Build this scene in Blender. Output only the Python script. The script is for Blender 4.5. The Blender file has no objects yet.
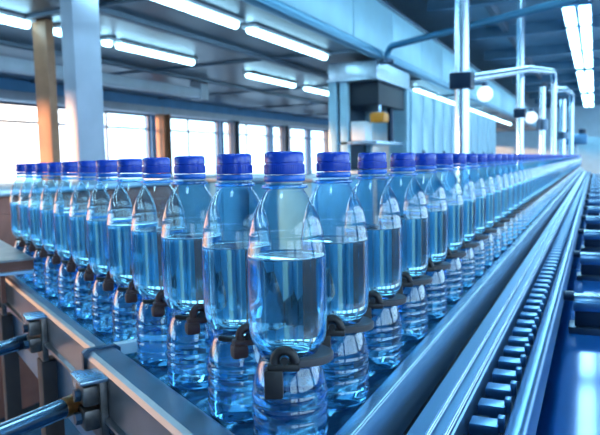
import bpy, bmesh, math, random
from mathutils import Vector, Matrix

random.seed(7)
D = bpy.data
SC = bpy.context.scene
COL = SC.collection

# ------------------------------------------------------------------ camera
PITCH, ROLL, YAW = 0.0874, 0.0218, math.radians(24.77)
CAM_H = 1.25
Rv = Vector((math.cos(YAW), math.sin(YAW), 0))
Fv = Vector((-math.sin(YAW), math.cos(YAW), 0))
Uv = Vector((0, 0, 1))
fwd = Fv * math.cos(PITCH) - Uv * math.sin(PITCH)
up0 = Uv * math.cos(PITCH) + Fv * math.sin(PITCH)
e_r = Rv * math.cos(ROLL) - up0 * math.sin(ROLL)
e_u = up0 * math.cos(ROLL) + Rv * math.sin(ROLL)
cam_data = D.cameras.new('camera')
cam = D.objects.new('camera', cam_data)
COL.objects.link(cam)
M = Matrix((e_r, e_u, -fwd)).transposed().to_4x4()
M.translation = Vector((0, 0, CAM_H))
cam.matrix_world = M
cam_data.sensor_width = 36.0
cam_data.lens = 36.0 * 640.0 / 600.0
cam_data.clip_start = 0.02
cam_data.dof.use_dof = True
cam_data.dof.focus_distance = 0.62
cam_data.dof.aperture_fstop = 13.0
SC.camera = cam

# ------------------------------------------------------------------ view / sampling
SC.view_settings.view_transform = 'Standard'
SC.view_settings.look = 'None'
SC.view_settings.gamma = 1.0
SC.view_settings.use_curve_mapping = False
SC.view_settings.exposure = 0.18
cy = SC.cycles
cy.use_denoising = True
cy.max_bounces = 18
cy.transparent_max_bounces = 40
cy.transmission_bounces = 14
cy.glossy_bounces = 6
cy.diffuse_bounces = 3
cy.sample_clamp_indirect = 4.0
cy.blur_glossy = 0.5

# ------------------------------------------------------------------ world: pale sky, warm low sun side
world = D.worlds.new('sky')
SC.world = world
world.use_nodes = True
wn, wl = world.node_tree.nodes, world.node_tree.links
wn.clear()
wo = wn.new('ShaderNodeOutputWorld')
bg = wn.new('ShaderNodeBackground')
tc = wn.new('ShaderNodeTexCoord')
dotn = wn.new('ShaderNodeVectorMath'); dotn.operation = 'DOT_PRODUCT'
wl.new(tc.outputs['Generated'], dotn.inputs[0])
dotn.inputs[1].default_value = Vector((-0.95, 0.30, 0.08)).normalized()
cr = wn.new('ShaderNodeValToRGB')
cr.color_ramp.elements[0].position = 0.84
cr.color_ramp.elements[0].color = (0.52, 0.80, 1.0, 1)
cr.color_ramp.elements[1].position = 1.0
cr.color_ramp.elements[1].color = (0.80, 0.40, 0.18, 1)
e = cr.color_ramp.elements.new(0.92); e.color = (0.85, 0.68, 0.56, 1)
wl.new(dotn.outputs['Value'], cr.inputs['Fac'])
noi = wn.new('ShaderNodeTexNoise'); noi.inputs['Scale'].default_value = 9.0
wl.new(tc.outputs['Generated'], noi.inputs['Vector'])
mp = wn.new('ShaderNodeMapRange')
mp.inputs['To Min'].default_value = 0.7; mp.inputs['To Max'].default_value = 1.25
wl.new(noi.outputs['Fac'], mp.inputs['Value'])
mul = wn.new('ShaderNodeMix'); mul.data_type = 'RGBA'; mul.blend_type = 'MULTIPLY'
mul.inputs['Factor'].default_value = 1.0
wl.new(cr.outputs['Color'], mul.inputs['A']); wl.new(mp.outputs['Result'], mul.inputs['B'])
wl.new(mul.outputs['Result'], bg.inputs['Color'])
bg.inputs['Strength'].default_value = 4.5
wl.new(bg.outputs['Background'], wo.inputs['Surface'])

# low warm evening sun coming in through the near windows of the left wall
sun_d = D.lights.new('sun', 'SUN')
sun_d.energy = 7.0
sun_d.color = (1.0, 0.50, 0.24)
sun_d.angle = math.radians(3)
sun = D.objects.new('sun', sun_d); COL.objects.link(sun)
sdir = Vector((0.75, 0.66, -0.09))
sun.rotation_euler = sdir.to_track_quat('-Z', 'Y').to_euler()
sun.location = (-15, -10, 6)

LAMP_COL = (0.40, 0.79, 1.0)
LAMP_POWER = 12.0

# ------------------------------------------------------------------ materials
def new_mat(name):
    m = D.materials.new(name); m.use_nodes = True
    return m, m.node_tree.nodes, m.node_tree.links

def pbr(name, col, rough=0.5, metal=0.0, spec=0.5, noise=0.0, nscale=20.0, bump=0.0, coat=0.0, stretch=None, rvar=0.0):
    m, n, l = new_mat(name)
    b = n['Principled BSDF']
    b.inputs['Base Color'].default_value = (*col, 1)
    b.inputs['Roughness'].default_value = rough
    b.inputs['Metallic'].default_value = metal
    b.inputs['Specular IOR Level'].default_value = spec
    b.inputs['Coat Weight'].default_value = coat
    b.inputs['Coat Roughness'].default_value = 0.05
    if noise or bump or rvar:
        t = n.new('ShaderNodeTexCoord')
        mpn = n.new('ShaderNodeMapping')
        if stretch: mpn.inputs['Scale'].default_value = stretch
        l.new(t.outputs['Object'], mpn.inputs['Vector'])
        nz = n.new('ShaderNodeTexNoise'); nz.inputs['Scale'].default_value = nscale
        nz.inputs['Detail'].default_value = 5
        l.new(mpn.outputs['Vector'], nz.inputs['Vector'])
        if noise:
            mr = n.new('ShaderNodeMapRange')
            mr.inputs['From Min'].default_value = 0.3; mr.inputs['From Max'].default_value = 0.7
            mr.inputs['To Min'].default_value = 1 - noise; mr.inputs['To Max'].default_value = 1 + noise * 0.5
            l.new(nz.outputs['Fac'], mr.inputs['Value'])
            mx = n.new('ShaderNodeMix'); mx.data_type = 'RGBA'; mx.blend_type = 'MULTIPLY'
            mx.inputs['Factor'].default_value = 1
            mx.inputs['A'].default_value = (*col, 1)
            l.new(mr.outputs['Result'], mx.inputs['B'])
            l.new(mx.outputs['Result'], b.inputs['Base Color'])
        if rvar:
            m2 = n.new('ShaderNodeMapRange')
            m2.inputs['To Min'].default_value = max(0.02, rough - rvar); m2.inputs['To Max'].default_value = rough + rvar
            l.new(nz.outputs['Fac'], m2.inputs['Value'])
            l.new(m2.outputs['Result'], b.inputs['Roughness'])
        if bump:
            bp = n.new('ShaderNodeBump'); bp.inputs['Strength'].default_value = bump
            bp.inputs['Distance'].default_value = 0.002
            l.new(nz.outputs['Fac'], bp.inputs['Height'])
            l.new(bp.outputs['Normal'], b.inputs['Normal'])
    return m

def emit(name, col, s):
    m, n, l = new_mat(name)
    b = n['Principled BSDF']
    b.inputs['Base Color'].default_value = (0.8, 0.85, 0.9, 1)
    b.inputs['Emission Color'].default_value = (*col, 1)
    b.inputs['Emission Strength'].default_value = s
    return m

def film(name, tint, rough=0.03, base=0.05, edge=0.5, gl=(1, 1, 1), edge_tint=None, power=4.0):
    # thin clear sheet: see-through with mirror-like reflections
    m, n, l = new_mat(name)
    out = n['Material Output']; n.remove(n['Principled BSDF'])
    tr = n.new('ShaderNodeBsdfTransparent'); tr.inputs['Color'].default_value = (*tint, 1)
    g = n.new('ShaderNodeBsdfGlossy'); g.inputs['Roughness'].default_value = rough
    g.inputs['Color'].default_value = (*gl, 1)
    lw = n.new('ShaderNodeLayerWeight'); lw.inputs['Blend'].default_value = 0.5
    pw = n.new('ShaderNodeMath'); pw.operation = 'POWER'; pw.inputs[1].default_value = power
    l.new(lw.outputs['Facing'], pw.inputs[0])
    fr = n.new('ShaderNodeMapRange')
    fr.inputs['To Min'].default_value = base; fr.inputs['To Max'].default_value = edge
    l.new(pw.outputs['Value'], fr.inputs['Value'])
    if edge_tint:                                # longer path through the wall at grazing view
        tm = n.new('ShaderNodeMix'); tm.data_type = 'RGBA'
        tm.inputs['A'].default_value = (*tint, 1); tm.inputs['B'].default_value = (*edge_tint, 1)
        l.new(pw.outputs['Value'], tm.inputs['Factor']); l.new(tm.outputs['Result'], tr.inputs['Color'])
    mx = n.new('ShaderNodeMixShader')
    l.new(fr.outputs['Result'], mx.inputs['Fac'])
    l.new(tr.outputs['BSDF'], mx.inputs[1]); l.new(g.outputs['BSDF'], mx.inputs[2])
    l.new(mx.outputs['Shader'], out.inputs['Surface'])
    return m

def liquid(name, col, ior=1.33, rough=0.0):
    m, n, l = new_mat(name)
    b = n['Principled BSDF']
    b.inputs['Base Color'].default_value = (*col, 1)
    b.inputs['Roughness'].default_value = rough
    b.inputs['IOR'].default_value = ior
    b.inputs['Transmission Weight'].default_value = 1.0
    return m

MT = dict(
    steel=pbr('brushed_steel', (0.48, 0.64, 0.80), 0.26, 1.0, noise=0.14, nscale=5, stretch=(8, 0.5, 8), rvar=0.07),
    steel_soft=pbr('satin_steel', (0.55, 0.66, 0.76), 0.36, 1.0, noise=0.15, nscale=14, rvar=0.08),
    steel_dark=pbr('dark_steel', (0.10, 0.15, 0.22), 0.32, 0.9, noise=0.2, nscale=12),
    steel_blue=pbr('blue_steel', (0.16, 0.36, 0.60), 0.30, 0.9, noise=0.15, nscale=10),
    rail_blue=pbr('blue_rail_steel', (0.20, 0.42, 0.66), 0.30, 0.9, noise=0.12, nscale=5, stretch=(8, 0.5, 8)),
    tube_steel=pbr('grey_blue_tube_steel', (0.34, 0.46, 0.58), 0.24, 1.0, noise=0.1, nscale=30),
    plate_steel=pbr('worn_plate_steel', (0.46, 0.40, 0.38), 0.40, 0.6, noise=0.25, nscale=20),
    beam_pale=pbr('pale_beam_paint', (0.40, 0.44, 0.52), 0.5, 0.1, noise=0.1, nscale=4),
    guide=pbr('satin_guide_rail_steel', (0.34, 0.52, 0.68), 0.27, 0.95, noise=0.10, nscale=5, stretch=(8, 0.5, 8)),
    column=pbr('grey_mauve_column_paint', (0.40, 0.43, 0.52), 0.4, 0.2, noise=0.1, nscale=4),
    ceiling_beam=pbr('ceiling_beam_paint', (0.15, 0.29, 0.42), 0.45, 0.2, noise=0.1, nscale=4),
    leg_brown=pbr('dark_brown_leg_paint', (0.055, 0.035, 0.034), 0.45, 0.3, noise=0.2, nscale=20),
    housing_blue=pbr('blue_grey_housing_paint', (0.20, 0.50, 0.72), 0.4, 0.2, noise=0.1, nscale=6),
    worn=pbr('worn_bracket_steel', (0.22, 0.19, 0.18), 0.36, 0.9, noise=0.45, nscale=60, bump=0.15),
    rail_left=pbr('weathered_rail_steel', (0.40, 0.39, 0.42), 0.33, 1.0, noise=0.22, nscale=9, rvar=0.08),
    holder=pbr('dark_brown_plastic', (0.026, 0.019, 0.020), 0.42, 0.0, 0.6, noise=0.25, nscale=90, bump=0.1),
    plate=pbr('grey_brown_plastic', (0.10, 0.082, 0.085), 0.40, 0.0, 0.6, noise=0.18, nscale=70, bump=0.08),
    knuckle=pbr('red_brown_plastic', (0.09, 0.030, 0.028), 0.45, 0.0, 0.5, noise=0.25, nscale=90),
    cap=pbr('blue_cap_plastic', (0.012, 0.070, 0.56), 0.24, 0.0, 0.6),
    cap_ring=pbr('blue_cap_ring_plastic', (0.02, 0.17, 0.72), 0.24, 0.0, 0.6),
    shell=film('clear_bottle_plastic', (0.80, 0.95, 1.0), 0.11, 0.07, 0.75, edge_tint=(0.25, 0.55, 0.85), power=2.6),
    neck=film('tinted_neck_ring', (0.35, 0.68, 0.98), 0.08, 0.10, 0.6),
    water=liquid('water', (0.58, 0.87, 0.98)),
    water_low=liquid('water_in_ribbed_foot', (0.30, 0.68, 0.96)),  # same water; the blue cast of the deck is put into this deeper tint
    deck=pbr('dark_blue_deck', (0.010, 0.045, 0.13), 0.16, 0.0, 0.7, noise=0.3, nscale=30, coat=0.3),
    table=pbr('glossy_blue_table', (0.012, 0.14, 0.46), 0.09, 0.2, 0.8, noise=0.12, nscale=5),
    floor=pbr('floor_coating', (0.07, 0.17, 0.28), 0.18, 0.0, 0.6, noise=0.3, nscale=2.0, rvar=0.06),
    wall=pbr('blue_painted_wall', (0.11, 0.30, 0.54), 0.6, noise=0.1, nscale=3),
    wall_pale=pbr('pale_painted_wall', (0.55, 0.72, 0.84), 0.55, noise=0.08, nscale=2),
    ceil=pbr('blue_ceiling_sheet', (0.24, 0.38, 0.50), 0.40, 0.25, noise=0.15, nscale=1.5),
    soffit=pbr('dark_soffit_sheet', (0.08, 0.115, 0.165), 0.34, 0.6, noise=0.25, nscale=1.6, stretch=(1, 0.3, 1)),
    beam=pbr('grey_blue_beam_paint', (0.13, 0.17, 0.23), 0.5, 0.2, noise=0.15, nscale=4),
    fascia=pbr('pale_blue_cladding', (0.42, 0.72, 0.86), 0.35, 0.1, noise=0.08, nscale=3),
    panel=pbr('pale_cabinet_paint', (0.44, 0.70, 0.84), 0.30, 0.15, noise=0.08, nscale=5),
    brown=pbr('brown_column_paint', (0.42, 0.20, 0.11), 0.5, 0.1, noise=0.2, nscale=6),
    rust=pbr('red_brown_housing', (0.30, 0.10, 0.07), 0.45, 0.2, noise=0.3, nscale=8),
    pipe_steel=pbr('polished_pipe', (0.66, 0.80, 0.92), 0.22, 1.0),
    pipe_blue=pbr('blue_pipe_paint', (0.09, 0.30, 0.46), 0.30, 0.4),
    dark=pbr('black_rubber', (0.012, 0.02, 0.035), 0.5),
    black_blue=pbr('blue_black_steel', (0.015, 0.035, 0.075), 0.35, 0.4),
    orange=pbr('orange_plastic', (0.95, 0.33, 0.02), 0.4),
    white=pbr('white_enamel', (0.85, 0.92, 0.96), 0.35),
    lamp=emit('lamp_tube', LAMP_COL, LAMP_POWER),
    bulb=emit('bulb_glass', (0.80, 0.93, 1.0), 1.1),
    glass=film('window_glass', (0.96, 0.98, 1.0), 0.02, 0.03, 0.12),
    ground=pbr('pale_yard', (0.55, 0.60, 0.64), 0.8, noise=0.2, nscale=0.5),
    leaf=pbr('pale_leaves', (0.12, 0.24, 0.22), 0.7, noise=0.5, nscale=6),
)

# ------------------------------------------------------------------ mesh helpers
class MB:
    def __init__(self): self.bm = bmesh.new()
    def _xf(self, vs, mat):
        if mat is not None: bmesh.ops.transform(self.bm, matrix=mat, verts=vs)
    def box(self, x0, x1, y0, y1, z0, z1, bev=0.0, mat=None):
        r = bmesh.ops.create_cube(self.bm, size=1.0)
        vs = r['verts']
        for v in vs:
            v.co = Vector(((x0 + x1) / 2 + v.co.x * (x1 - x0), (y0 + y1) / 2 + v.co.y * (y1 - y0), (z0 + z1) / 2 + v.co.z * (z1 - z0)))
        if bev > 0:
            es = list({e for v in vs for e in v.link_edges})
            r2 = bmesh.ops.bevel(self.bm, geom=es, offset=bev, segments=2, affect='EDGES', profile=0.6)
            vs = list({v for f in r2['faces'] for v in f.verts} | {v for v in vs if v.is_valid})
        self._xf(vs, mat)
        return self
    def prism(self, prof, a, b, lat, upv=Vector((0, 0, 1))):
        # closed outline (lateral, height) swept from a to b
        ring = []
        for P in (a, b):
            ring.append([self.bm.verts.new(P + lat * u + upv * w) for u, w in prof])
        n = len(prof)
        for i in range(n):
            j = (i + 1) % n
            self.bm.faces.new((ring[0][i], ring[0][j], ring[1][j], ring[1][i]))
        self.bm.faces.new(list(reversed(ring[0]))); self.bm.faces.new(ring[1])
        return self
    def lathe(self, prof, seg=40, at=Vector((0, 0, 0)), caps=True):
        rings = []
        for r, z in prof:
            if r < 1e-6:
                rings.append([self.bm.verts.new(at + Vector((0, 0, z)))])
            else:
                rings.append([self.bm.verts.new(at + Vector((r * math.cos(2 * math.pi * k / seg), r * math.sin(2 * math.pi * k / seg), z))) for k in range(seg)])
        for A, B in zip(rings[:-1], rings[1:]):
            for k in range(seg):
                k2 = (k + 1) % seg
                if len(A) == 1 and len(B) == 1: continue
                if len(A) == 1: self.bm.faces.new((A[0], B[k2], B[k]))
                elif len(B) == 1: self.bm.faces.new((A[k], A[k2], B[0]))
                else: self.bm.faces.new((A[k], A[k2], B[k2], B[k]))
        return self
    def tube(self, pts, r, seg=14, closed=False):
        pts = [Vector(p) for p in pts]
        n = len(pts); rings = []
        rr = r if isinstance(r, (list, tuple)) else [r] * n
        prevx = None
        for i, p in enumerate(pts):
            if closed: t = (pts[(i + 1) % n] - pts[i - 1])
            elif i == 0: t = pts[1] - pts[0]
            elif i == n - 1: t = pts[-1] - pts[-2]
            else: t = (pts[i + 1] - p).normalized() + (p - pts[i - 1]).normalized()
            t.normalize()
            if prevx is None:
                a = Vector((0, 0, 1)) if abs(t.z) < 0.9 else Vector((1, 0, 0))
                x = t.cross(a).normalized()
            else:
                x = (prevx - t * prevx.dot(t)).normalized()
            prevx = x
            y = t.cross(x)
            rings.append([self.bm.verts.new(p + (x * math.cos(2 * math.pi * k / seg) + y * math.sin(2 * math.pi * k / seg)) * rr[i]) for k in range(seg)])
        m = n if closed else n - 1
        for i in range(m):
            A, B = rings[i], rings[(i + 1) % n]
            for k in range(seg):
                k2 = (k + 1) % seg
                self.bm.faces.new((A[k], A[k2], B[k2], B[k]))
        if not closed:
            self.bm.faces.new(list(reversed(rings[0]))); self.bm.faces.new(rings[-1])
        return self
    def build(self, name, mat, parent=None, sharp=35):
        bmesh.ops.recalc_face_normals(self.bm, faces=self.bm.faces[:])
        me = D.meshes.new(name)
        self.bm.to_mesh(me); self.bm.free()
        for p in me.polygons: p.use_smooth = True
        me.set_sharp_from_angle(angle=math.radians(sharp))
        me.materials.append(mat)
        o = D.objects.new(name, me); COL.objects.link(o)
        if parent is not None: o.parent = parent
        return o

def tag(o, label=None, cat=None, group=None, kind=None):
    if label: o['label'] = label
    if cat: o['category'] = cat
    if group: o['group'] = group
    if kind: o['kind'] = kind
    return o

def thing(name, label, cat, loc=(0, 0, 0), rz=0.0, group=None):
    o = D.objects.new(name, None); COL.objects.link(o)
    o.empty_display_size = 0.05
    o.location = loc; o.rotation_euler = (0, 0, rz)
    return tag(o, label, cat, group)

def struct(name, mb, mat, parent=None):
    o = mb.build(name, mat, parent)
    if parent is None: o['kind'] = 'structure'
    return o

def dup(root, loc, rz, label, group=None):
    r = root.copy(); COL.objects.link(r)
    r.location = loc; r.rotation_euler = (0, 0, rz)
    r['label'] = label
    if group: r['group'] = group
    for ch in list(root.children):
        c = ch.copy(); COL.objects.link(c); c.parent = r
        for g in ch.children:
            d = g.copy(); COL.objects.link(d); d.parent = c
    return r

def arc(c, a, b, r, t0, t1, n=8):
    # points on an arc in the plane spanned by unit vectors a, b
    return [c + a * (r * math.cos(t0 + (t1 - t0) * k / n)) + b * (r * math.sin(t0 + (t1 - t0) * k / n)) for k in range(n + 1)]

ORD = ['nearest', 'second', 'third', 'fourth', 'fifth', 'sixth', 'seventh', 'eighth', 'ninth', 'tenth', 'eleventh', 'twelfth',
       'thirteenth', 'fourteenth', 'fifteenth', 'sixteenth', 'seventeenth', 'eighteenth', 'nineteenth', 'twentieth',
       'twenty-first', 'twenty-second', 'twenty-third', 'twenty-fourth', 'twenty-fifth', 'twenty-sixth', 'twenty-seventh', 'twenty-eighth', 'twenty-ninth', 'thirtieth']

# ------------------------------------------------------------------ frames of the two lanes
S = 0.57
DECK = 0.990                                   # height of the lane the bottles stand on
B0 = Vector((-0.2505, 0.5120, DECK))
dL = Vector((-0.85014, 0.52655, 0)); nL = Vector((-0.52655, -0.85014, 0))   # left lane: along, and towards its outer rail
dR = Vector((0, 1, 0))
X, Y, Z = Vector((1, 0, 0)), Vector((0, 1, 0)), Vector((0, 0, 1))
def PL(u, q, z): return Vector((B0.x, B0.y, 0)) + dL * u + nL * q + Vector((0, 0, z))
ROT_L = math.atan2(dL.y, dL.x)                  # local +x runs along the left lane

# ------------------------------------------------------------------ the hall
WX, EX, NY, FY, CH, SOF = -9.0, 4.0, -8.0, 42.0, 4.25, 2.75
struct('floor', MB().box(WX - 0.2, EX + 0.2, NY, FY, -0.1, 0), MT['floor'])
struct('ceiling', MB().box(WX - 0.2, EX + 0.2, NY, FY, CH, CH + 0.1), MT['ceil'])
m = MB().box(EX, EX + 0.2, NY, FY, 0, 1.0).box(EX, EX + 0.2, NY, FY, 3.4, CH)
for k in range(11): m.box(EX, EX + 0.2, NY + k * 5 - (0.3 if k else 0), NY + k * 5 + 0.3, 1.0, 3.4)
struct('wall_right', m, MT['wall'])
for k in range(10):  # unseen windows, added so daylight brightens the hall from the right
    y0, y1 = NY + k * 5 + 0.3, NY + k * 5 + 4.7
    m = MB()
    for f in (0, 1 / 3, 2 / 3, 1): m.box(EX + 0.05, EX + 0.12, y0 + (y1 - y0) * f - 0.025, y0 + (y1 - y0) * f + 0.025, 1.0, 3.4)
    for z in (1.02, 2.5, 3.37): m.box(EX + 0.055, EX + 0.115, y0, y1, z - 0.025, z + 0.025)
    fo = struct('window_%d' % (21 + k), m, MT['beam'])
    MB().box(EX + 0.08, EX + 0.086, y0, y1, 1.0, 3.4).build('pane', MT['glass'], fo)
struct('wall_end', MB().box(WX - 0.2, EX + 0.2, FY, FY + 0.2, 0, CH), MT['wall_pale'])
struct('wall_near', MB().box(WX - 0.2, EX + 0.2, NY - 0.2, NY, 0, CH), MT['wall_pale'])
W0, WS, NW = -5.6, 2.9, 16                       # window bays along the left wall
mb = MB()
mb.box(WX - 0.2, WX, NY, FY, 0, 0.75)
mb.box(WX - 0.2, WX, NY, FY, 2.38, CH)
mb.box(WX - 0.2, WX, NY, W0, 0.75, 2.38)
for k in range(NW + 1):
    y = W0 + k * WS
    mb.box(WX - 0.2, WX, y - 0.08, y + 0.08, 0.75, 2.38)
struct('wall_left', mb, MT['wall'])
for k in range(NW):
    y0, y1 = W0 + k * WS + 0.08, W0 + (k + 1) * WS - 0.08
    f = MB()
    for (a, b) in ((y0, y0 + 0.04), (y1 - 0.04, y1), ((y0 + y1) / 2 - 0.02, (y0 + y1) / 2 + 0.02)):
        f.box(WX - 0.11, WX - 0.07, a, b, 0.75, 2.38)
    for (a, b) in ((0.75, 0.81), (2.32, 2.38), (2.02, 2.06)):
        f.box(WX - 0.108, WX - 0.072, y0, y1, a, b)
    fo = struct('window_%d' % (k + 1), f, MT['beam'])
    MB().box(WX - 0.095, WX - 0.088, y0 + 0.01, y1 - 0.01, 0.77, 2.36).build('pane', MT['glass'], fo)
struct('yard', MB().box(-60, WX - 0.25, -30, 90, -0.3, -0.1), MT['ground'])

# lower ceiling over the left aisle, and the pale cladding that closes its edge
struct('lower_ceiling', MB().box(WX, -2.95, NY, 40.0, SOF, SOF + 0.08), MT['soffit'])
for k in range(11):
    y0 = -1.0 + k * 3.6
    m = MB().box(-2.95, -2.87, y0 + 0.006, y0 + 3.594, SOF + 0.02, 3.52, 0.004)
    m.box(-2.868, -2.862, y0 + 1.79, y0 + 1.81, SOF + 0.03, 3.51)
    o = struct('trim_%d' % (k + 1), m, MT['fascia'])
m = MB().box(-2.93, -2.79, -1, 39, SOF - 0.05, SOF + 0.06, 0.02); struct('trim_12', m, MT['pipe_blue'])
m = MB().box(-2.96, -2.84, -1, 39, 3.52, 3.60, 0.01); struct('trim_13', m, MT['steel_dark'])
for k, x in enumerate((-4.3, -6.4)):
    struct('trim_%d' % (14 + k), MB().box(x - 0.05, x + 0.05, -1, 39, SOF - 0.05, SOF), MT['beam'])
for k in range(10):                                # cross joists under the lower ceiling
    y = 1.2 + k * 3.6
    struct('trim_%d' % (16 + k), MB().box(WX, -2.98, y - 0.03, y + 0.03, SOF - 0.03, SOF), MT['beam'])
for k in range(12):                                # cross beams of the hall ceiling
    y = 2.0 + k * 3.4
    m = MB().box(-2.9, EX, y - 0.03, y + 0.03, CH - 0.24, CH).box(-2.9, EX, y - 0.09, y + 0.09, CH - 0.26, CH - 0.23)
    struct('trim_%d' % (26 + k), m, MT['ceiling_beam'])
for k, x in enumerate((-1.9, 0.9)):
    struct('trim_%d' % (38 + k), MB().box(x - 0.06, x + 0.06, 0, FY, CH - 0.16, CH), MT['beam'])

# big beam and columns of the window aisle
struct('trim_40', MB().box(-6.75, -6.57, 2.0, 10.2, 2.45, 2.61, 0.01).box(-6.78, -6.54, 10.0, 10.25, 2.42, 2.75, 0.01).box(-6.78, -6.54, 2.0, 2.2, 2.42, 2.75, 0.01), MT['beam_pale'])
struct('trim_41', MB().box(-8.5, -8.2, 0.0, 38.0, 2.30, 2.44, 0.01), MT['beam_pale'])
def column(name, x, y, w, d, h, mat, label, mat2=None):
    m = MB()
    m.box(x - w / 2, x + w / 2, y - d / 2, y - d / 2 + 0.02, 0, h, 0.003)
    m.box(x - w / 2, x + w / 2, y + d / 2 - 0.02, y + d / 2, 0, h, 0.003)
    m.box(x - 0.012, x + 0.012, y - d / 2 + 0.01, y + d / 2 - 0.01, 0, h)
    m.box(x - w / 2 - 0.05, x + w / 2 + 0.05, y - d / 2 - 0.05, y + d / 2 + 0.05, 0, 0.02)
    o = m.build(name, mat); o['kind'] = 'structure'; return o
m = MB().box(-3.725, -3.60, 3.785, 4.08, 0, SOF, 0.010).box(-3.80, -3.52, 3.71, 4.16, 0, 0.025)
struct('column_1', m, MT['column'])
struct('column_2', MB().box(-5.27, -5.08, 4.96, 5.07, 0, SOF, 0.012), MT['brown'])
for k, (x, y) in enumerate(((-8.3, 11.2), (-8.3, 14.1), (-8.3, 17.0), (-8.3, 20.4))):
    column('column_%d' % (3 + k), x, y, 0.2, 0.26, 2.45, MT['beam'] if k else MT['brown'], '')

# ------------------------------------------------------------------ lamps
def lamp_on_soffit(x, y0, y1, label, group, z=SOF, w=0.09):
    t = thing('strip_light', label, 'lamp', (x, (y0 + y1) / 2, z - 0.004), 0, group)
    h = (y1 - y0) / 2
    MB().box(-w, w, -h, h, -0.035, 0, 0.006).build('housing', MT['white'], t)
    MB().tube([(0, -h + 0.03, -0.055), (0, h - 0.03, -0.055)], 0.042, 14).build('tube', MT['lamp'], t)
    return t
R1L = [(-2.4, -0.2), (0.0, 2.2), (2.4, 3.55), (3.75, 6.0), (6.24, 8.45), (13.35, 15.1), (15.4, 17.5), (17.8, 19.6), (19.9, 23.4), (23.7, 30.0)]
R1W = ['first', 'second', 'third', 'fourth', 'fifth', 'sixth', 'seventh', 'eighth', 'ninth', 'tenth', 'eleventh', 'twelfth']
for (a, b), w in zip(R1L, R1W):
    lamp_on_soffit(-3.45, a, b, 'white strip light beside the pale cladding, %s along its row under the lower ceiling' % w, 'strip lights beside the cladding')
R2L = [(-2.2, 0.0), (0.3, 2.4), (2.7, 4.92), (5.2, 5.46), (5.98, 6.13), (6.22, 7.85), (9.4, 11.25), (11.75, 13.1), (13.6, 15.8), (16.2, 18.4)]
for (a, b), w in zip(R2L, R1W):
    lamp_on_soffit(-5.25, a, b, 'white strip light nearer the windows, %s along its row under the lower ceiling' % w, 'strip lights nearer the windows')
CL = [(-1.2, 0.6), (0.9, 2.6), (2.9, 4.6), (4.9, 6.6), (6.9, 8.7), (9.05, 10.75), (11.0, 12.65), (13.1, 14.9), (15.25, 18.4), (18.75, 22.1), (23.1, 30.5), (32.0, 35.8), (37.2, 39.8)]
for i, (a, b) in enumerate(CL):
    t = thing('ceiling_light', 'twin tube light panel on the hall ceiling, %s from the near end of its line' % (R1W + ['thirteenth'])[i], 'lamp', (-0.36, (a + b) / 2, CH - 0.27), 0, 'twin tube lights over the conveyor')
    h = (b - a) / 2
    MB().box(-0.27, 0.27, -h, h, 0.0, 0.07, 0.01).build('housing', MT['steel_blue'], t)
    for s in (-1, 1):
        MB().box(s * 0.138 - 0.098, s * 0.138 + 0.098, -h + 0.03, h - 0.03, -0.03, 0.0, 0.008).build('diffuser', MT['lamp'], t)

# ------------------------------------------------------------------ filling machine under the cladding, cabinets behind it
t = thing('filling_machine', 'tall machine with steel posts and a flat canopy below the pale cladding', 'machine', (-3.2, 9.75, 0))
MB().box(-0.40, 0.35, -0.85, 0.95, 2.42, 2.68, 0.02).box(-0.42, 0.37, -0.87, 0.97, 2.40, 2.43, 0.005).build('canopy', MT['steel_soft'], t)
for x, y in ((-0.36, -0.75), (-0.20, -0.70), (-0.36, 0.86), (0.28, 0.86)):
    MB().box(x - 0.06, x + 0.06, y - 0.06, y + 0.06, 0, 2.41, 0.01).build('post', MT['panel'], t)
MB().box(-0.42, 0.34, -0.8, 0.95, 0, 1.10, 0.02).build('base_cabinet', MT['steel_soft'], t)
MB().box(-0.42, -0.39, -0.68, 0.8, 1.10, 2.4).build('back_panel', MT['black_blue'], t)
MB().box(-0.10, 0.12, -0.72, -0.40, 1.54, 1.82, 0.01).build('white_case', MT['white'], t)
MB().box(-0.38, 0.30, -0.76, 0.9, 1.48, 1.53, 0.005).build('shelf', MT['steel'], t)
MB().box(-0.34, 0.30, -0.62, 0.8, 2.06, 2.4, 0.02).build('filler_head_shade', MT['dark'], t)  # head block enlarged and blackened to paint the shade under the canopy
MB().lathe([(0, 0), (0.05, 0), (0.05, 0.6), (0, 0.6)], 16, Vector((0.20, 0.30, 1.53))).build('spindle', MT['black_blue'], t)
b = thing('orange_beacon', 'orange beacon block inside the tall machine under its canopy', 'beacon', (-2.93, 9.25, 1.80))
MB().box(-0.11, 0.11, -0.13, 0.13, 0.0, 0.15, 0.03).build('lens', MT['orange'], b)
MB().lathe([(0, 0.15), (0.025, 0.15), (0.025, 0.60), (0, 0.60)], 14).build('stem', MT['steel'], b)
for k in range(6):
    y0 = 10.95 + k * 1.75
    t = thing('electrical_cabinet', 'pale blue floor cabinet with a tall door, %s past the filling machine' % R1W[k], 'cabinet', (-3.2, y0 + 0.85, 0), 0, 'pale cabinets past the filling machine')
    MB().box(-0.4, 0.28, -0.85, 0.85, 0.08, 2.45, 0.012).build('body', MT['panel'], t)
    MB().box(-0.36, 0.25, -0.8, 0.8, 0, 0.08).build('plinth', MT['dark'], t)
    for s in (-1, 1):
        d = MB().box(0.28, 0.305, s * 0.42 - 0.40, s * 0.42 + 0.40, 0.12, 2.41, 0.008).build('door', MT['panel'], t)
        MB().box(0.305, 0.33, s * 0.07 - 0.015, s * 0.07 + 0.015, 1.1, 1.4, 0.006).build('handle', MT['steel_dark'], d)

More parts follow.
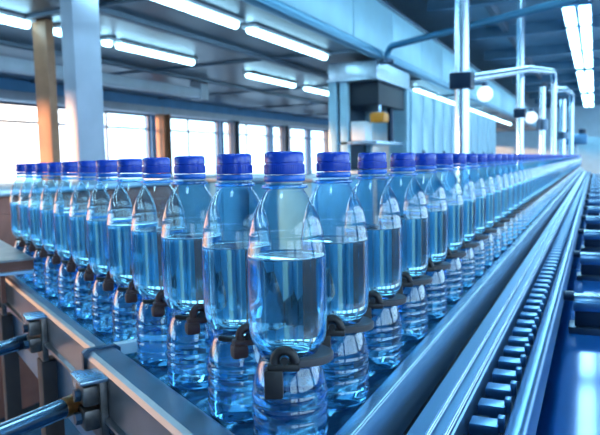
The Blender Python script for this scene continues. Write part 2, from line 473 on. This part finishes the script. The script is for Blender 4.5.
# machine housings and guards between the left lane and the windows
def housing(loc, sx, sy, h, mat, label, door=True):
    t = thing('machine_housing', label, 'machine', loc)
    MB().box(-sx / 2, sx / 2, -sy / 2, sy / 2, 0.1, h, 0.02).build('casing', MT[mat], t)
    MB().box(-sx / 2 - 0.02, sx / 2 + 0.02, -sy / 2 - 0.02, sy / 2 + 0.02, h, h + 0.03, 0.008).build('top_plate', MT['steel_soft'], t)
    for x in (-1, 1):
        for y in (-1, 1):
            MB().box(x * (sx / 2 - 0.06) - 0.03, x * (sx / 2 - 0.06) + 0.03, y * (sy / 2 - 0.06) - 0.03, y * (sy / 2 - 0.06) + 0.03, 0, 0.1).build('foot', MT['dark'], t)
    d = MB().box(sx / 2, sx / 2 + 0.015, -sy / 2 + 0.08, sy / 2 - 0.08, 0.18, h - 0.08, 0.006).build('door', MT[mat], t)
    MB().box(sx / 2 + 0.015, sx / 2 + 0.04, -0.02, 0.02, h * 0.55, h * 0.7, 0.005).build('handle', MT['steel'], d)
    return t
housing((-3.0, 2.7, 0), 1.1, 1.5, 1.12, 'rust', 'red-brown machine housing behind the far end of the left bottle row')
housing((-3.3, 5.2, 0), 1.0, 1.5, 1.10, 'housing_blue', 'blue-grey machine housing past the big pale column')
housing((-2.4, 5.6, 0), 0.6, 1.6, 1.08, 'housing_blue', 'low blue-grey machine housing in front of the filling machine')
housing((-1.75, 7.6, 0), 0.7, 2.2, 1.12, 'housing_blue', 'long blue-grey housing between the filling machine and the upright pipes')
housing((-1.7, 11.2, 0), 0.8, 2.6, 1.16, 'housing_blue', 'long blue-grey housing between the cabinets and the upright pipes')

# ------------------------------------------------------------------ upright pipes and pipe bends
def standpipe(x, y, r, h, zc, label, rl):
    t = thing('standpipe', label, 'pipe', (x, y, 0), 0, 'upright steel pipes behind the right bottle row')
    MB().tube([(0, 0, 0.02), (0, 0, h)], r, 20).build('pipe', MT['pipe_steel'], t)
    MB().lathe([(0, 0), (r * 2.2, 0), (r * 2.2, 0.03), (r * 1.1, 0.035), (0, 0.035)], 20).build('base_flange', MT['steel'], t)
    c = MB().box(-r * 1.5, r * 1.5, -r * 1.5, r * 1.5, zc - 0.055, zc + 0.055, 0.01).build('clamp_block', MT['black_blue'], t)
    for s in (-1, 1):
        MB().lathe([(0, 0), (0.014, 0), (0.014, 0.02), (0, 0.02)], 8, Vector((s * r * 1.1, -r * 1.1, zc + 0.05))).build('bolt', MT['steel'], c)
    return t
standpipe(-0.85, 4.58, 0.050, CH - 0.02, 1.78, 'thick upright steel pipe with dark clamp, nearest behind the right bottle row', 0)
standpipe(-0.85, 8.37, 0.046, CH - 0.02, 1.78, 'upright steel pipe with dark clamp, farther along the right bottle row', 0)
def bulb(loc, r, label):
    t = thing('round_lamp', label, 'lamp', loc, 0, 'round lamps on the upright pipes')
    MB().lathe([(0, -r)] + [(r * math.cos(a), r * math.sin(a)) for a in [(-80 + 16 * k) * math.pi / 180 for k in range(10)]] + [(r * 0.35, r * 0.98), (0, r)], 20).build('globe', MT['bulb'], t)
    MB().tube([(0, 0, r * 0.9), (0, 0, r * 1.5)], r * 0.4, 12).tube([(0, 0, r * 1.4), (-0.09, -0.02, r * 1.4)], 0.012, 8).build('arm', MT['steel_dark'], t)
bulb((-0.72, 4.75, 1.70), 0.055, 'round white lamp beside the clamp of the thick upright pipe')
bulb((-0.73, 8.5, 1.73), 0.075, 'round white lamp beside the clamp of the farther upright pipe')
X, Y, Z = Vector((1, 0, 0)), Vector((0, 1, 0)), Vector((0, 0, 1))
# long pipe bend crossing in front of the cladding
d1 = Vector((0.832, -0.555, 0.0)).normalized()
c0 = Vector((-2.73, 9.02, 2.66))
pts = [c0, c0 + Z * 0.05] + arc(c0 + d1 * 0.14 + Z * 0.05, -d1, Z, 0.14, 0, math.pi / 2)[1:] + [c0 + d1 * 0.14 + Z * 0.19 + d1 * s for s in (0.8, 1.6, 2.6, 4.6)]
t = thing('overhead_pipe', 'dark blue overhead pipe with a bend, crossing above the bottles to the ceiling light', 'pipe', c0)
MB().tube([p - c0 for p in pts], 0.045, 16).build('pipe', MT['pipe_blue'], t)
MB().lathe([(0, -0.03), (0.075, -0.03), (0.075, 0.03), (0, 0.03)], 18).build('coupling', MT['steel_dark'], t)
MB().tube([(0.1, 0, -0.015), (-0.11, 0, -0.015)], 0.03, 12).build('wall_stub', MT['steel_dark'], t)
# two goose-neck pipes behind the right row
def gooseneck(a, b, top, r, rb, zend, label):
    a, b = Vector(a), Vector(b)
    d = (b - a); d.z = 0; L = d.length; d.normalize()
    e = Vector((b.x, b.y, b.z)) - d * rb
    pts = [a, a * 0.4 + e * 0.6 + Z * 0.05, e] + arc(b - d * rb - Z * rb, Z, d, rb, 0, math.pi / 2)[1:] + [Vector((b.x, b.y, zend))]
    t = thing('gooseneck_pipe', label, 'pipe', (b.x, b.y, 0), 0, 'goose-neck pipes behind the right bottle row')
    o = Vector((b.x, b.y, 0))
    MB().tube([p - o for p in pts], r, 16).build('pipe', MT['pipe_steel'], t)
    MB().lathe([(0, 0), (r * 1.9, 0), (r * 1.9, 0.06), (0, 0.06)], 16, Vector((0, 0, zend - 0.06))).build('coupling', MT['steel_dark'], t)
    MB().box(-r * 2, r * 2, -r * 2, r * 2, 0, zend - 0.06, 0.01).build('pedestal', MT['panel'], t)
gooseneck((-0.85, 4.64, 1.80), (-0.51, 9.2, 2.34), 0, 0.036, 0.16, 1.2, 'pale goose-neck pipe running from the thick upright pipe and bending down')
gooseneck((-0.66, 11.4, 2.33), (-0.52, 16.4, 2.68), 0, 0.052, 0.25, 1.2, 'farther pale goose-neck pipe bending down behind the bottles')
for (x, y, z, r, w) in ((-0.62, 8.75, 2.12, 0.038, 'nearer'), (-0.60, 13.9, 2.36, 0.060, 'farther')):
    t = thing('riser_pipe', '%s short pale riser pipe standing beside a goose-neck pipe' % w, 'pipe', (x, y, 0), 0, 'short riser pipes')
    MB().tube([(0, 0, 1.0), (0, 0, z)], r, 14).build('pipe', MT['pipe_steel'], t)
    MB().lathe([(0, 1.58), (r * 1.9, 1.58), (r * 1.9, 1.72), (0, 1.72)], 14).build('valve', MT['steel_dark'], t)
    MB().box(-r * 2, r * 2, -r * 2, r * 2, 0, 1.0, 0.01).build('pedestal', MT['panel'], t)
t = thing('valve_block', 'dark blue valve block with knobs at the far end of the bottle row', 'valve', (-0.55, 19.5, 1.55))
MB().box(-0.35, 0.35, -0.3, 0.3, 0, 0.28, 0.03).build('body', MT['steel_blue'], t)
for s in (-0.22, 0.22): MB().lathe([(0, 0.28), (0.10, 0.28), (0.10, 0.42), (0, 0.42)], 14, Vector((s, 0, 0))).build('knob', MT['black_blue'], t)
MB().box(-0.1, 0.1, -0.1, 0.1, -1.55, 0, 0.01).build('stand', MT['steel_soft'], t)
housing((0.2, 27.0, 0), 2.2, 3.0, 1.9, 'panel', 'pale housing at the far end of the conveyor')

# ------------------------------------------------------------------ right lane: bed, rails, chain, table
def cross(q, x):                                 # where the line q of the left lane meets a given x
    u = (x - B0.x - nL.x * q) / dL.x
    return u, B0.y + dL.y * u + nL.y * q
ya, yb_ = cross(0.048, -0.2065)[1], cross(-0.062, -0.300)[1]
pa, pb = PL(1.30, -0.062, 0), PL(1.30, 0.048, 0)
m = MB().prism([(-0.2065, ya), (-0.2065, 12.6), (-0.300, 12.6), (-0.300, yb_), (pa.x, pa.y), (pb.x, pb.y)], Vector((0, 0, DECK - 0.03)), Vector((0, 0, DECK)), Vector((1, 0, 0)), Vector((0, 1, 0)))
o = m.build('conveyor_bed', MT['deck']); tag(o, 'dark blue conveyor bed under both rows of bottles', 'conveyor')
LEN = 12.6
def rail(name, prof, mat, label, y0=0.40, y1=LEN, cat='rail'):
    o = MB().prism(prof, Vector((0, y0, 0)), Vector((0, y1, 0)), Vector((1, 0, 0))).build(name, MT[mat], None, 25)
    return tag(o, label, cat)
def rounded(x0, x1, z0, z1, r, n=4):
    p = []
    for cx, cz, a in ((x1 - r, z1 - r, 0), (x0 + r, z1 - r, 90), (x0 + r, z0 + r, 180), (x1 - r, z0 + r, 270)):
        for k in range(n + 1):
            t = math.radians(a + 90 * k / n); p.append((cx + r * math.cos(t), cz + r * math.sin(t)))
    return p
rail('guide_rail', rounded(-0.2055, -0.188, 0.945, 1.010, 0.003), 'guide', 'bright steel guide rail next to the right row of bottles')
t = thing('side_rail', 'blue rail with two added highlight lines between the guide rail and the slatted chain', 'rail', (0, 0, 0))
MB().prism([(-0.172, 0.90), (-0.1285, 0.90), (-0.1285, 0.964), (-0.131, 0.967), (-0.172, 0.967)], Vector((0, 0.40, 0)), Vector((0, LEN, 0)), X).build('rail_body', MT['rail_blue'], t, 25)
for x in (-0.1500, -0.1330):  # bright strips added to imitate the highlight lines on the rail top
    MB().prism([(x - 0.0030, 0.9668), (x + 0.0030, 0.9668), (x + 0.0030, 0.9705), (x + 0.0015, 0.9725), (x - 0.0015, 0.9725), (x - 0.0030, 0.9705)], Vector((0, 0.40, 0)), Vector((0, LEN, 0)), X).build('highlight_line', MT['pipe_steel'], t, 60)
rail('edge_rail', rounded(-0.0835, -0.060, 0.905, 0.962, 0.009, 6), 'steel_blue', 'rounded blue steel rail along the outer edge of the slatted chain')
rail('outer_rail', rounded(0.10, 0.125, 0.905, 0.955, 0.006), 'steel', 'steel rail on the far side of the glossy blue table')
rail('lane_beam', [(-0.300, 0.86), (-0.128, 0.86), (-0.128, 0.898), (-0.300, 0.898)], 'black_blue', 'blue-black support beam below the right conveyor rails')
t = thing('slatted_chain', 'slatted conveyor chain with steel slats running beside the edge rail', 'chain', (0, 0, 0))
MB().box(-0.1275, -0.084, -0.25, LEN, 0.905, 0.928).build('chain_bed', MT['black_blue'], t)
slat = None
for k in range(95):
    if slat is None:
        m = MB().box(-0.124, -0.092, -0.012, 0.012, 0.94, 0.954, 0.002)
        m.box(-0.094, -0.0865, -0.006, 0.006, 0.945, 0.962, 0.0015)
        m.box(-0.112, -0.098, -0.006, 0.006, 0.928, 0.942)
        slat = m.build('slat', MT['steel_blue'], t)
        slat.location = (0, 0.30, 0)
    else:
        c = slat.copy(); COL.objects.link(c); c.parent = t; c.location = (0, 0.30 + 0.060 * k, 0)
m = MB()
for k in range(95, 204):
    y = 0.30 + 0.06 * k
    m.box(-0.120, -0.088, y - 0.012, y + 0.012, 0.94, 0.954)
o = m.build('slats_beyond', MT['steel_blue'], t); o['kind'] = 'stuff'
t = thing('machine_table', 'glossy blue machine table right of the chain, mirroring the ceiling lights', 'table', (0, 0, 0))
MB().box(-0.125, 0.62, -0.25, LEN, 0.80, 0.85, 0.003).build('table_top', MT['table'], t)
for y in (0.3, 2.5, 5.0, 7.5, 10.0, 12.2):
    for x in (-0.08, 0.55):
        MB().box(x - 0.035, x + 0.035, y - 0.035, y + 0.035, 0, 0.80, 0.004).build('leg', MT['steel_dark'], t)
# supports of the lane beam
for k, y in enumerate((0.25, 2.6, 5.1, 7.6, 10.1, 12.3)):
    o = MB().box(-0.25, -0.19, y - 0.03, y + 0.03, 0.0, 0.86, 0.004).box(-0.29, -0.15, y - 0.06, y + 0.06, 0, 0.012).build('support_post', MT['steel_dark'])
    tag(o, '%s dark steel post holding up the right conveyor lane' % R1W[k], 'post', 'posts under the right lane')
# cross brackets standing on the table
br = None
for k in range(16):
    y = 1.57 + 0.68 * k
    lab = 'dark bracket block with a cross rod on the blue table, %s along the chain' % ORD[k]
    if br is None:
        br = thing('rod_bracket', lab, 'bracket', (0, y, 0), 0, 'brackets on the blue table')
        b_ = MB().box(-0.036, 0.034, -0.022, 0.022, 0.865, 0.900, 0.003).build('block', MT['black_blue'], br)
        MB().box(-0.048, 0.046, -0.034, 0.034, 0.85, 0.866, 0.002).build('foot_plate', MT['steel_dark'], br)
        MB().box(-0.040, 0.040, -0.024, 0.024, 0.900, 0.922, 0.004).build('clamp_cap', MT['steel_blue'], br)
        MB().tube([(-0.066, 0, 0.930), (0.108, 0, 0.930)], 0.0065, 14).build('rod', MT['steel'], br)
        MB().tube([(-0.066, 0, 0.930), (-0.038, 0, 0.930)], 0.011, 14).build('sleeve', MT['black_blue'], br)
    else:
        dup(br, (0, y, 0), 0, lab)

# ------------------------------------------------------------------ left lane: bed, rail, brackets, tubes
m = MB().prism([(0.034, 1.054), (0.13, 1.054), (0.13, 1.058), (0.034, 1.058)], PL(0.955, 0, 0), PL(2.2, 0, 0), nL)
o = m.build('transfer_plate', MT['plate_steel']); tag(o, 'worn grey-brown steel plate above the far end of the left channel', 'plate')
t = thing('plate_bracket', 'dark red-brown bracket carrying the worn plate on the left', 'bracket', PL(0.96, 0.08, 1.0))
def under(m):                                    # shift into the bracket's own frame
    for v in m.bm.verts: v.co -= PL(0.96, 0.08, 1.0)
    return m
under(MB().prism([(0.034, 1.034), (0.13, 1.034), (0.13, 1.0535), (0.034, 1.0535)], PL(0.958, 0, 0), PL(0.970, 0, 0), nL)).build('front_bar', MT['rust'], t)
under(MB().prism([(0.038, 1.028), (0.135, 1.028), (0.135, 1.034), (0.038, 1.034)], PL(0.945, 0, 0), PL(0.97, 0, 0), nL)).build('flange', MT['steel_soft'], t)
for u in (0.975, 1.5, 2.1):
    under(MB().prism([(0.0885, 0.965), (0.097, 0.965), (0.097, 1.0535), (0.0885, 1.0535)], PL(u, 0, 0), PL(u + 0.02, 0, 0), nL)).build('support', MT['rust'], t)
def lrail(prof, u0, u1, name, mat, parent=None):
    return MB().prism(prof, PL(u0, 0, 0), PL(u1, 0, 0), nL).build(name, MT[mat], parent, 25)
def chan(q0, q1, z0, z1, lip):
    # rounded top, outer face and a turned-out bottom lip
    p = [(q0, z0)]
    p += [(q0, z1 - 0.008), (q0 + 0.002, z1 - 0.003), (q0 + 0.007, z1)]
    p += [(q1 - 0.008, z1), (q1 - 0.003, z1 - 0.003), (q1, z1 - 0.008)]
    p += [(q1, z0 + 0.006), (q1 + lip, z0 + 0.004), (q1 + lip, z0)]
    return p
o = lrail(chan(0.054, 0.080, 0.952, 1.010, 0.006), 0.352, 2.2, 'side_channel', 'rail_left')
tag(o, 'long steel side channel along the left row, farther of the two lengths', 'rail')
o = lrail(chan(0.050, 0.092, 0.950, 1.012, 0.006), -0.075, 0.345, 'side_channel', 'rail_left')
tag(o, 'wider steel side channel nearest the camera on the left', 'rail')
m = MB().prism([(0.047, 0.972), (0.096, 0.972), (0.096, 1.010), (0.090, 1.0145), (0.053, 1.0145), (0.047, 1.010)], PL(0.343, 0, 0), PL(0.3515, 0, 0), nL)
o = m.build('splice_cap', MT['steel_dark']); tag(o, 'dark band wrapped over the joint of the two left channels', 'joint')
m = MB().prism([(-0.05, 0.996), (0.049, 0.996), (0.049, 1.011), (-0.05, 1.011)], PL(0.354, 0, 0), PL(0.368, 0, 0), nL)
o = m.build('spacer_bar', MT['white']); tag(o, 'pale steel spacer bar reaching from the channel joint in between the bottles', 'bar')
o = lrail([(0.055, 0.845), (0.068, 0.845), (0.068, 0.948), (0.055, 0.948)], -0.075, 2.2, 'skirt_panel', 'steel_blue')
tag(o, 'blue steel skirt panel below the left side channel', 'panel')

def clamp_bracket(u, q, label):
    t = thing('rail_bracket', label, 'bracket', PL(u, q, 0.037), ROT_L, 'tube brackets on the left channel')
    # local x along the lane, local -y... outward (towards the rail's outer side)
    s = 1 if (Matrix.Rotation(ROT_L, 3, 'Z') @ Vector((0, 1, 0))).dot(nL) > 0 else -1
    def yb(a, b): return (a, b) if s > 0 else (-b, -a)
    y = yb(0.0, 0.010)
    MB().box(-0.024, 0.020, *y, 0.888, 0.965, 0.003).build('back_plate', MT['worn'], t)
    y = yb(0.009, 0.028)
    j = MB().box(-0.020, 0.016, *y, 0.905, 0.930, 0.004).box(-0.020, 0.016, *y, 0.934, 0.958, 0.004).build('jaw', MT['worn'], t)
    MB().box(-0.026, 0.022, *yb(0.0, 0.032), 0.962, 0.9665, 0.001).build('top_tab', MT['steel'], t)
    for x, z in ((-0.004, 0.918), (-0.004, 0.946)):
        y0 = 0.028 * s
        MB().tube([(x, y0, z), (x, y0 + 0.007 * s, z)], 0.0075, 6).build('bolt', MT['steel_dark'], t)
    MB().tube([(0.028, 0.016 * s, 0.955), (0.028, 0.026 * s, 0.955)], 0.010, 14).build('washer', MT['steel'], t)
    return t
clamp_bracket(0.276, 0.092, 'worn steel tube bracket on the left channel just below its joint')
clamp_bracket(0.650, 0.080, 'worn steel tube bracket farther along the left channel, next after the one by the joint')
clamp_bracket(1.06, 0.080, 'worn steel tube bracket at the far left end of the channel')
def strut(a, b, r, label, rust):
    a, b = Vector(a), Vector(b)
    t = thing('support_tube', label, 'tube', (a + b) / 2, 0, 'steel tubes reaching out from the left channel')
    c = (a + b) / 2; d = (b - a).normalized()
    MB().tube([a - c + d * 0.02, b - c], r, 24).build('tube', MT['tube_steel'], t)
    MB().tube([a - c, a - c + d * 0.028], r * 1.04, 24).build('collar', MT[rust], t)
MT['orange_reflection'] = pbr('orange_reflection_steel', (0.80, 0.30, 0.10), 0.3, 0.9, noise=0.35, nscale=60)  # orange reflection at the tube's end, put into the collar's colour
strut(PL(0.300, 0.112, 0.965), PL(0.0, 0.72, 0.965), 0.0115, 'thick steel tube with an orange reflection coloured onto its collar reaching out from the nearer bracket', 'orange_reflection')
strut(PL(0.672, 0.10, 0.955), PL(0.37, 0.72, 0.955), 0.0115, 'steel tube reaching out from the farther bracket on the left', 'steel_dark')
for k, u in enumerate((0.285, 0.650, 1.06, 1.6)):
    c = PL(u, 0.070, 0)
    t = thing('channel_leg', 'dark steel leg under the left channel, %s along it' % ORD[k], 'post', c, ROT_L, 'legs under the left channel')
    MB().box(-0.020, 0.020, -0.010, 0.022, 0.02, 0.924 if k < 3 else 0.95, 0.003).build('post', MT['leg_brown'] if k else MT['steel_dark'], t)
    MB().box(-0.05, 0.05, -0.05, 0.05, 0, 0.02, 0.003).build('foot_plate', MT['steel_dark'], t)

# ------------------------------------------------------------------ bottles
P = 0.00098                                     # one image pixel at the nearest bottle, in metres
SH = [(29, 0.0), (33, 0.003), (34.5, 0.008)]
for k in range(4):                               # soft ribs of the foot
    z = 0.012 + k * 0.0115
    SH += [(35.0, z), (35.7, z + 0.0035), (35.4, z + 0.007), (34.5, z + 0.0095)]
SH += [(34.6, 0.0590), (33.0, 0.0660), (30.8, 0.0730), (28.4, 0.0790), (26.6, 0.0830), (26.0, 0.0860), (26.6, 0.0895), (29.5, 0.0935), (33.2, 0.0985),
       (35.4, 0.1040), (36.3, 0.1100), (36.5, 0.130), (36.5, 0.150), (36.5, 0.1730), (36.8, 0.1755), (36.8, 0.1775), (36.3, 0.1795), (35.7, 0.184), (34.6, 0.190),
       (34.2, 0.1948), (34.5, 0.1962), (33.8, 0.1978), (32.8, 0.2025), (31.0, 0.2090), (28.3, 0.2160), (25.0, 0.2225), (21.8, 0.2280), (18.8, 0.2325), (17.2, 0.2348), (16.8, 0.2360),
       (19.8, 0.2366), (20.4, 0.2380), (19.8, 0.2394), (17.2, 0.2398), (17.0, 0.2420)]
def smooth(p, n=2):
    for _ in range(n):
        q = [p[0]]
        for a, b in zip(p[:-1], p[1:]):
            q += [(a[0] * .75 + b[0] * .25, a[1] * .75 + b[1] * .25), (a[0] * .25 + b[0] * .75, a[1] * .25 + b[1] * .75)]
        q.append(p[-1]); p = q
    return p
def make_bottle():
    t = thing('water_bottle', 'bottle', 'bottle')
    prof = [(0, 0.004), (20 * P, 0.0035), (26 * P, 0.001)] + [(r * P, z) for r, z in SH]
    prof = smooth(prof, 1)
    MB().lathe(prof, 56).build('shell', MT['shell'], t, 60)
    inner = [(r * P - 0.0007, z) for r, z in smooth(SH, 1)]
    up = [(r, z) for r, z in inner if 0.0945 <= z <= 0.1760]
    up = [(0, 0.0985), (0.010, 0.0980), (0.018, 0.0965), (0.0265, 0.0945)] + up + [(up[-1][0] - 0.0002, 0.1768), (up[-1][0] - 0.0016, 0.1762), (0.024, 0.1760), (0, 0.1760)]
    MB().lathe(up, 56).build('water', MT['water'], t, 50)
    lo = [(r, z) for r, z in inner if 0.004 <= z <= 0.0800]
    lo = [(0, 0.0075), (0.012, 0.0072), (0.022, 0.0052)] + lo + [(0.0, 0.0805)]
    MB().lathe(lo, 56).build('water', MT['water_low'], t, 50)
    MB().lathe([(16.9 * P, 0.2363), (20.6 * P, 0.2367), (20.9 * P, 0.2380), (20.6 * P, 0.2393), (17.2 * P, 0.2399)], 48).build('neck_ring', MT['neck'], t)
    # cap: grooved closure and a tamper ring below it
    c = [(0, 0.2690), (15.0, 0.2690), (16.8, 0.2684), (17.8, 0.2668), (18.0, 0.2610), (18.0, 0.2598), (17.2, 0.2592), (17.2, 0.2582), (18.2, 0.2576), (18.4, 0.2505), (18.0, 0.2492), (17.0, 0.2490), (0, 0.2490)]
    cp = MB().lathe([(r * P, z) for r, z in c], 48)
    for k in range(60):                            # knurl
        a = 2 * math.pi * k / 60
        mt = Matrix.Rotation(a, 4, 'Z')
        cp.box(17.7 * P, 18.55 * P, -0.00035, 0.00035, 0.2500, 0.2575, 0, mt)
    cp.build('cap', MT['cap'], t, 40)
    c = [(0, 0.2482), (18.0, 0.2482), (18.5, 0.2474), (18.6, 0.2436), (18.2, 0.2428), (16.9, 0.2426), (0, 0.2426)]
    MB().lathe([(r * P, z) for r, z in c], 48).build('tamper_ring', MT['cap_ring'], t, 40)
    return t

def make_holder(right):
    t = thing('bottle_holder', 'holder', 'holder')
    # collar plate hugging the waist, open at the back left
    m = MB(); bm = m.bm
    a0, a1 = (-122, 75) if right else (-150, 40)
    n = 30; z0, z1 = 0.0825, 0.0895
    if not right: z0, z1 = 0.084, 0.089
    rows = []
    for k in range(n + 1):
        a = math.radians(a0 + (a1 - a0) * k / n)
        ro = 0.0320
        if right: ro = 0.0320 + 0.0095 * math.exp(-((math.degrees(a) + 18) / 42.0) ** 2)
        ri = 0.0266
        c, s = math.cos(a), math.sin(a)
        b = 0.0012
        rows.append([bm.verts.new((r * c, r * s, z)) for r, z in ((ri, z0), (ri, z1), (ro - b, z1), (ro, z1 - b), (ro, z0 + b), (ro - b, z0))])
    for A, B in zip(rows[:-1], rows[1:]):
        for k in range(6):
            k2 = (k + 1) % 6
            bm.faces.new((A[k], A[k2], B[k2], B[k]))
    bm.faces.new(rows[0]); bm.faces.new(list(reversed(rows[-1])))
    m.build('collar_plate', MT['plate'] if right else MT['holder'], t, 30)
    kx, ky = -0.006, -0.0355
    dz = 0.0125
    pm = 'holder' if right else 'knuckle'
    # hooked loop over the front edge
    lp = [Vector((kx - 0.005, ky, 0.066 + dz))] + arc(Vector((kx + 0.003, ky + 0.002, 0.0785 + dz)), X, Z, 0.0080, math.pi, 0.15, 10) + [Vector((kx + 0.0125, ky + 0.003, 0.0755 + dz))]
    MB().tube(lp, 0.0042, 12).build('hook', MT[pm], t)
    MB().box(kx - 0.0145, kx + 0.0015, ky - 0.007, ky + 0.007, (0.0465 if right else 0.0575) + dz, 0.0715 + dz, 0.002 if right else 0.004).build('block', MT[pm], t)
    MB().box(kx - 0.012, kx + 0.016, ky - 0.004, ky + 0.008, 0.0690 + dz, 0.0755 + dz, 0.002).build('bridge', MT[pm], t)
    MB().tube([(kx + 0.003, ky - 0.002, 0.079 + dz), (kx + 0.003, ky - 0.0055, 0.079 + dz)], 0.0035, 14).build('bolt', MT['holder'], t)
    return t

bottle = make_bottle()
h_right, h_left = make_holder(True), make_holder(False)
GB, GH = 'blue-capped water bottles on the conveyor', 'bottle holders on the conveyor'
def place_bottle(proto, used, loc, rz, label):
    if not used:
        proto.location = loc; proto.rotation_euler = (0, 0, rz); proto['label'] = label; proto['group'] = GB
    else: dup(proto, loc, rz, label, GB)
    return True
def place_holder(proto, used, loc, rz, label):
    if not used:
        proto.location = loc; proto.rotation_euler = (0, 0, rz); proto['label'] = label; proto['group'] = GH
    else: dup(proto, loc, rz, label, GH)
    return True
place_bottle(bottle, False, B0, 0.3, 'nearest water bottle with blue cap, standing where the two rows meet')
place_holder(h_right, False, B0, YAW, 'holder with broad grey plate around the nearest bottle')
ul = False
tl = [0.166, 0.360, 0.543, 0.722, 0.905, 1.09, 1.29, 1.49, 1.69, 1.89, 2.09]
for k, tt in enumerate(tl):
    p = B0 + dL * (tt * S)
    w = 'first' if k == 0 else ORD[k]
    place_bottle(bottle, True, p, random.uniform(0, 6), 'blue-capped water bottle, %s in the left row after the nearest bottle' % w)
    ul = place_holder(h_left, ul, p, YAW + 0.42, 'red-brown holder around the %s bottle of the left row' % w)
tr = [0.206, 0.434, 0.678, 0.910, 1.150]
while tr[-1] * S < 11.6: tr.append(tr[-1] + 0.235)
for k, tt in enumerate(tr):
    p = B0 + dR * (tt * S)
    p.x += 0.0
    if k < 22:
        w = 'first' if k == 0 else ORD[k]
        lb = 'blue-capped water bottle, %s in the right row after the nearest bottle' % w
        lh = 'grey holder plate around the %s bottle of the right row' % w
    else:
        lb = 'small blurred blue-capped bottle far down the right row'
        lh = 'tiny blurred holder plate far down the right row'
    place_bottle(bottle, True, p, random.uniform(0, 6), lb)
    place_holder(h_right, True, p, YAW - 0.08, lh)
